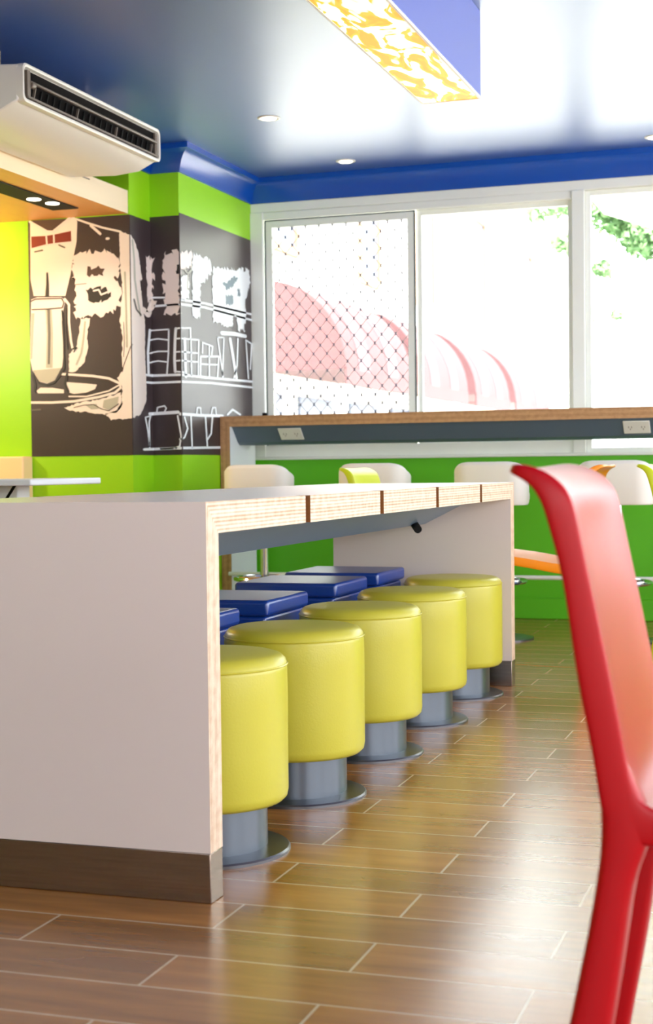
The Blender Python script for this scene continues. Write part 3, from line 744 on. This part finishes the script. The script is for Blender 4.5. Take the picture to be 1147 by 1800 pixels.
S = thing('pendant_light_box', 'long blue light box hung from the ceiling with a glowing yellow patterned underside', 'light fixture', (-1.39, 4.2, 2.35))
b = MB(); b.box(-.12, .12, -2.6, 1.68, .006, CZ-2.35); b.build('housing', MA['boxblue'], S, bevel=.003)
b = MB(); b.box(-.112, .112, -2.59, 1.672, -.002, .006); b.build('glowing_panel', E_m, S)
b = MB()
for (x0, x1, y0, y1) in ((-.12, -.112, -2.6, 1.68), (.112, .12, -2.6, 1.68), (-.112, .112, 1.672, 1.68)): b.box(x0, x1, y0, y1, -.004, .006)
b.build('rim', MA['acw'], S)
# ceiling downlights
for x, y, l in ((-2.672, 7.274, 'small round white ceiling downlight left of the hanging light box'), (-2.63, 8.45, 'small round ceiling downlight close to the window cove'), (-.86, 8.45, 'small round ceiling downlight at the right edge by the cove')):
    S = thing('downlight', l, 'downlight', (x, y, CZ), 0, 'downlights in the blue ceiling')
    b = MB(); b.lathe([(.045, -.004), (.052, -.006), (.058, -.003), (.058, 0), (.03, 0)], n=32); b.build('trim_ring', MA['acw'], S, smooth=True)
    b = MB(); b.lathe([(.001, -.0075), (.036, -.0075), (.04, -.004)], n=24); b.build('lens', MA['glow'], S, smooth=True)
S = thing('recessed_spotlight', 'black recessed strip with two round lamps in the timber soffit', 'spotlight', (-3.795, 6.0, 2.29))
b = MB(); b.box(-.075, .075, -3, 1.2, -.006, 0); b.build('channel', MA['black'], S)
for dx, dy in ((.0, .86), (.03, 1.0)):
    b = MB(); b.lathe([(.036, -.010), (.036, -.006)], c=(dx, dy), n=24); b.build('lamp', MA['glow'], S)

# ---------------------------------------------------------------- street outside
b = MB(); b.box(-40, 40, 9.4, 80, -.35, -.2); o = struct('ground', b, MA['asphalt'])
Bd = thing('shop_building', 'white rendered shop building across the street with upper windows', 'building', (-7.6, 26, -.2))
b = MB(); b.box(-6, 0, -13, 22, 0, 11); b.build('wall', MA['build'], Bd)
for y0 in (-10, -5.5, -1, 3.0, 8, 14):
    b = MB(); frame_rect(b, y0, y0+1.3, 4.3, 6.9, .14, 0, 1)
    b.v = [(.0+.08*v[1], v[0], v[2]) for v in b.v]
    fr = b.build('window', MA['wino'], Bd)
    b = MB(); b.box(.0, .03, y0+.14, y0+1.16, 4.44, 6.76); b.build('pane', MA['winb'], fr)
for y0 in (-9.2, -6.6, -4.2, -1.6, 1, 5):
    b = MB(); b.box(0, .05, y0, y0+1.6, .3, 2.2); b.build('shop_window', MA['winb'], Bd)
b = MB(); b.tube([(.1, 2.35, 0), (.1, 2.35, 10.5)], .06, 8); b.build('downpipe', MA['winb'], Bd)
for i, (y0, y1, l) in enumerate(((20.3, 23.9, 'faded red barrel awning seen through the mesh, nearest of the row'), (24.6, 28.0, 'faded red barrel awning second from the near end of the row'), (28.7, 32.0, 'faded red barrel awning third from the near end of the row'), (32.7, 37.0, 'faded red barrel awning at the far end of the row'))):
    S = thing('awning', l, 'awning', (-7.595, (y0+y1)/2, 2.3), 0, 'red awnings on the shop front'); h = (y1-y0)/2
    b = MB(); arc = [(1.25*math.sin(a), 1.3*math.cos(a)) for a in [PI/2*k/10 for k in range(11)]]
    b.prism([(0, 0)]+[(x, z) for x, z in arc], 'y', -h, h); b.build('canopy', MA['awn'], S, smooth=True)
    for t in (-.5, .35):
        b = MB(); a2 = [(x*1.01, z*1.01) for x, z in arc]; b.prism([(x, z) for x, z in a2]+[(x*.99, z*.99) for x, z in reversed(arc)], 'y', h*t-h*.16, h*t+h*.16); b.build('stripe', MA['awn2'], S, smooth=True)
    b = MB(); b.box(1.23, 1.26, -h, h, -.22, .02); b.build('valance', MA['awn'], S)
Tr = thing('tree', 'leafy green tree outside the right hand window', 'tree', (1.2, 17, -.2))
b = MB(); b.tube([(0, 0, 0), (.05, .05, 1.6), (-.1, 0, 3.2), (-.5, -.1, 4.6), (-1.4, -.2, 4.9)], .13, 10); b.tube([(-.1, 0, 3.2), (-1.6, -.2, 4.0), (-3.1, 0, 3.95)], .03, 8); b.tube([(-.5, 0, 4.6), (.8, .2, 6)], .07, 8); b.build('trunk', MA['bark'], Tr, smooth=True)
b = MB(); rl = random.Random(5)
cl = [(-3.05, 0, 3.8, .45, 500), (-3.4, 0, 3.9, .3, 250), (-3.3, 0, 4.05, .42, 700), (-2.95, 0, 3.62, .36, 650), (-2.5, .2, 3.75, .6, 900), (-1.6, .3, 4.2, .9, 1200), (-3.52, 0, 3.28, .13, 60), (-3.36, 0, 2.77, .07, 22), (-3.62, 0, 2.72, .04, 6), (-4.0, .2, 4.08, .26, 170), (-4.25, .1, 4.0, .18, 60), (-3.97, .1, 3.6, .15, 70), (-4.35, .1, 4.35, .25, 60), (-.4, .2, 4.4, 1.0, 900), (-2.8, .3, 5.0, .9, 700), (-1.0, .3, 5.6, 1.3, 1200), (.8, .3, 5.2, 1.4, 900)]
for cx_, cy_, cz_, rr, nn in cl:
    for _ in range(int(nn*1.3)):
        u = Vector((rl.gauss(0, 1), rl.gauss(0, 1), rl.gauss(0, 1))).normalized()*(rr*rl.random()**.4)
        p = Vector((cx_, cy_, cz_))+Vector((u.x, u.y, u.z*.75)); s = rl.uniform(.035, .08)
        a = Vector((rl.gauss(0, 1), rl.gauss(0, 1), rl.gauss(0, 1))).normalized(); c = a.orthogonal().normalized()
        k = b.addv([p-a*s, p+c*s*.45, p+a*s, p-c*s*.45]); b.face([k, k+1, k+2, k+3])
b.build('foliage', MA['leafm'], Tr)
Cn = thing('entrance_canopy', 'white sloping canopy edge outside above the right window', 'canopy', (1.0, 12.0, 0))
b = MB(); b.prism([(-2.78, 3.07), (.6, 1.8), (.6, 2.6), (-2.78, 3.87)], 'y', 0, 1.2); b.v = [(v[0], v[1], v[2]+.0) for v in b.v]; b.build('roof_slab', MA['build'], Cn)
b = MB(); b.box(.3, .45, .5, .65, -.2, 2.0); b.build('post', MA['build'], Cn)
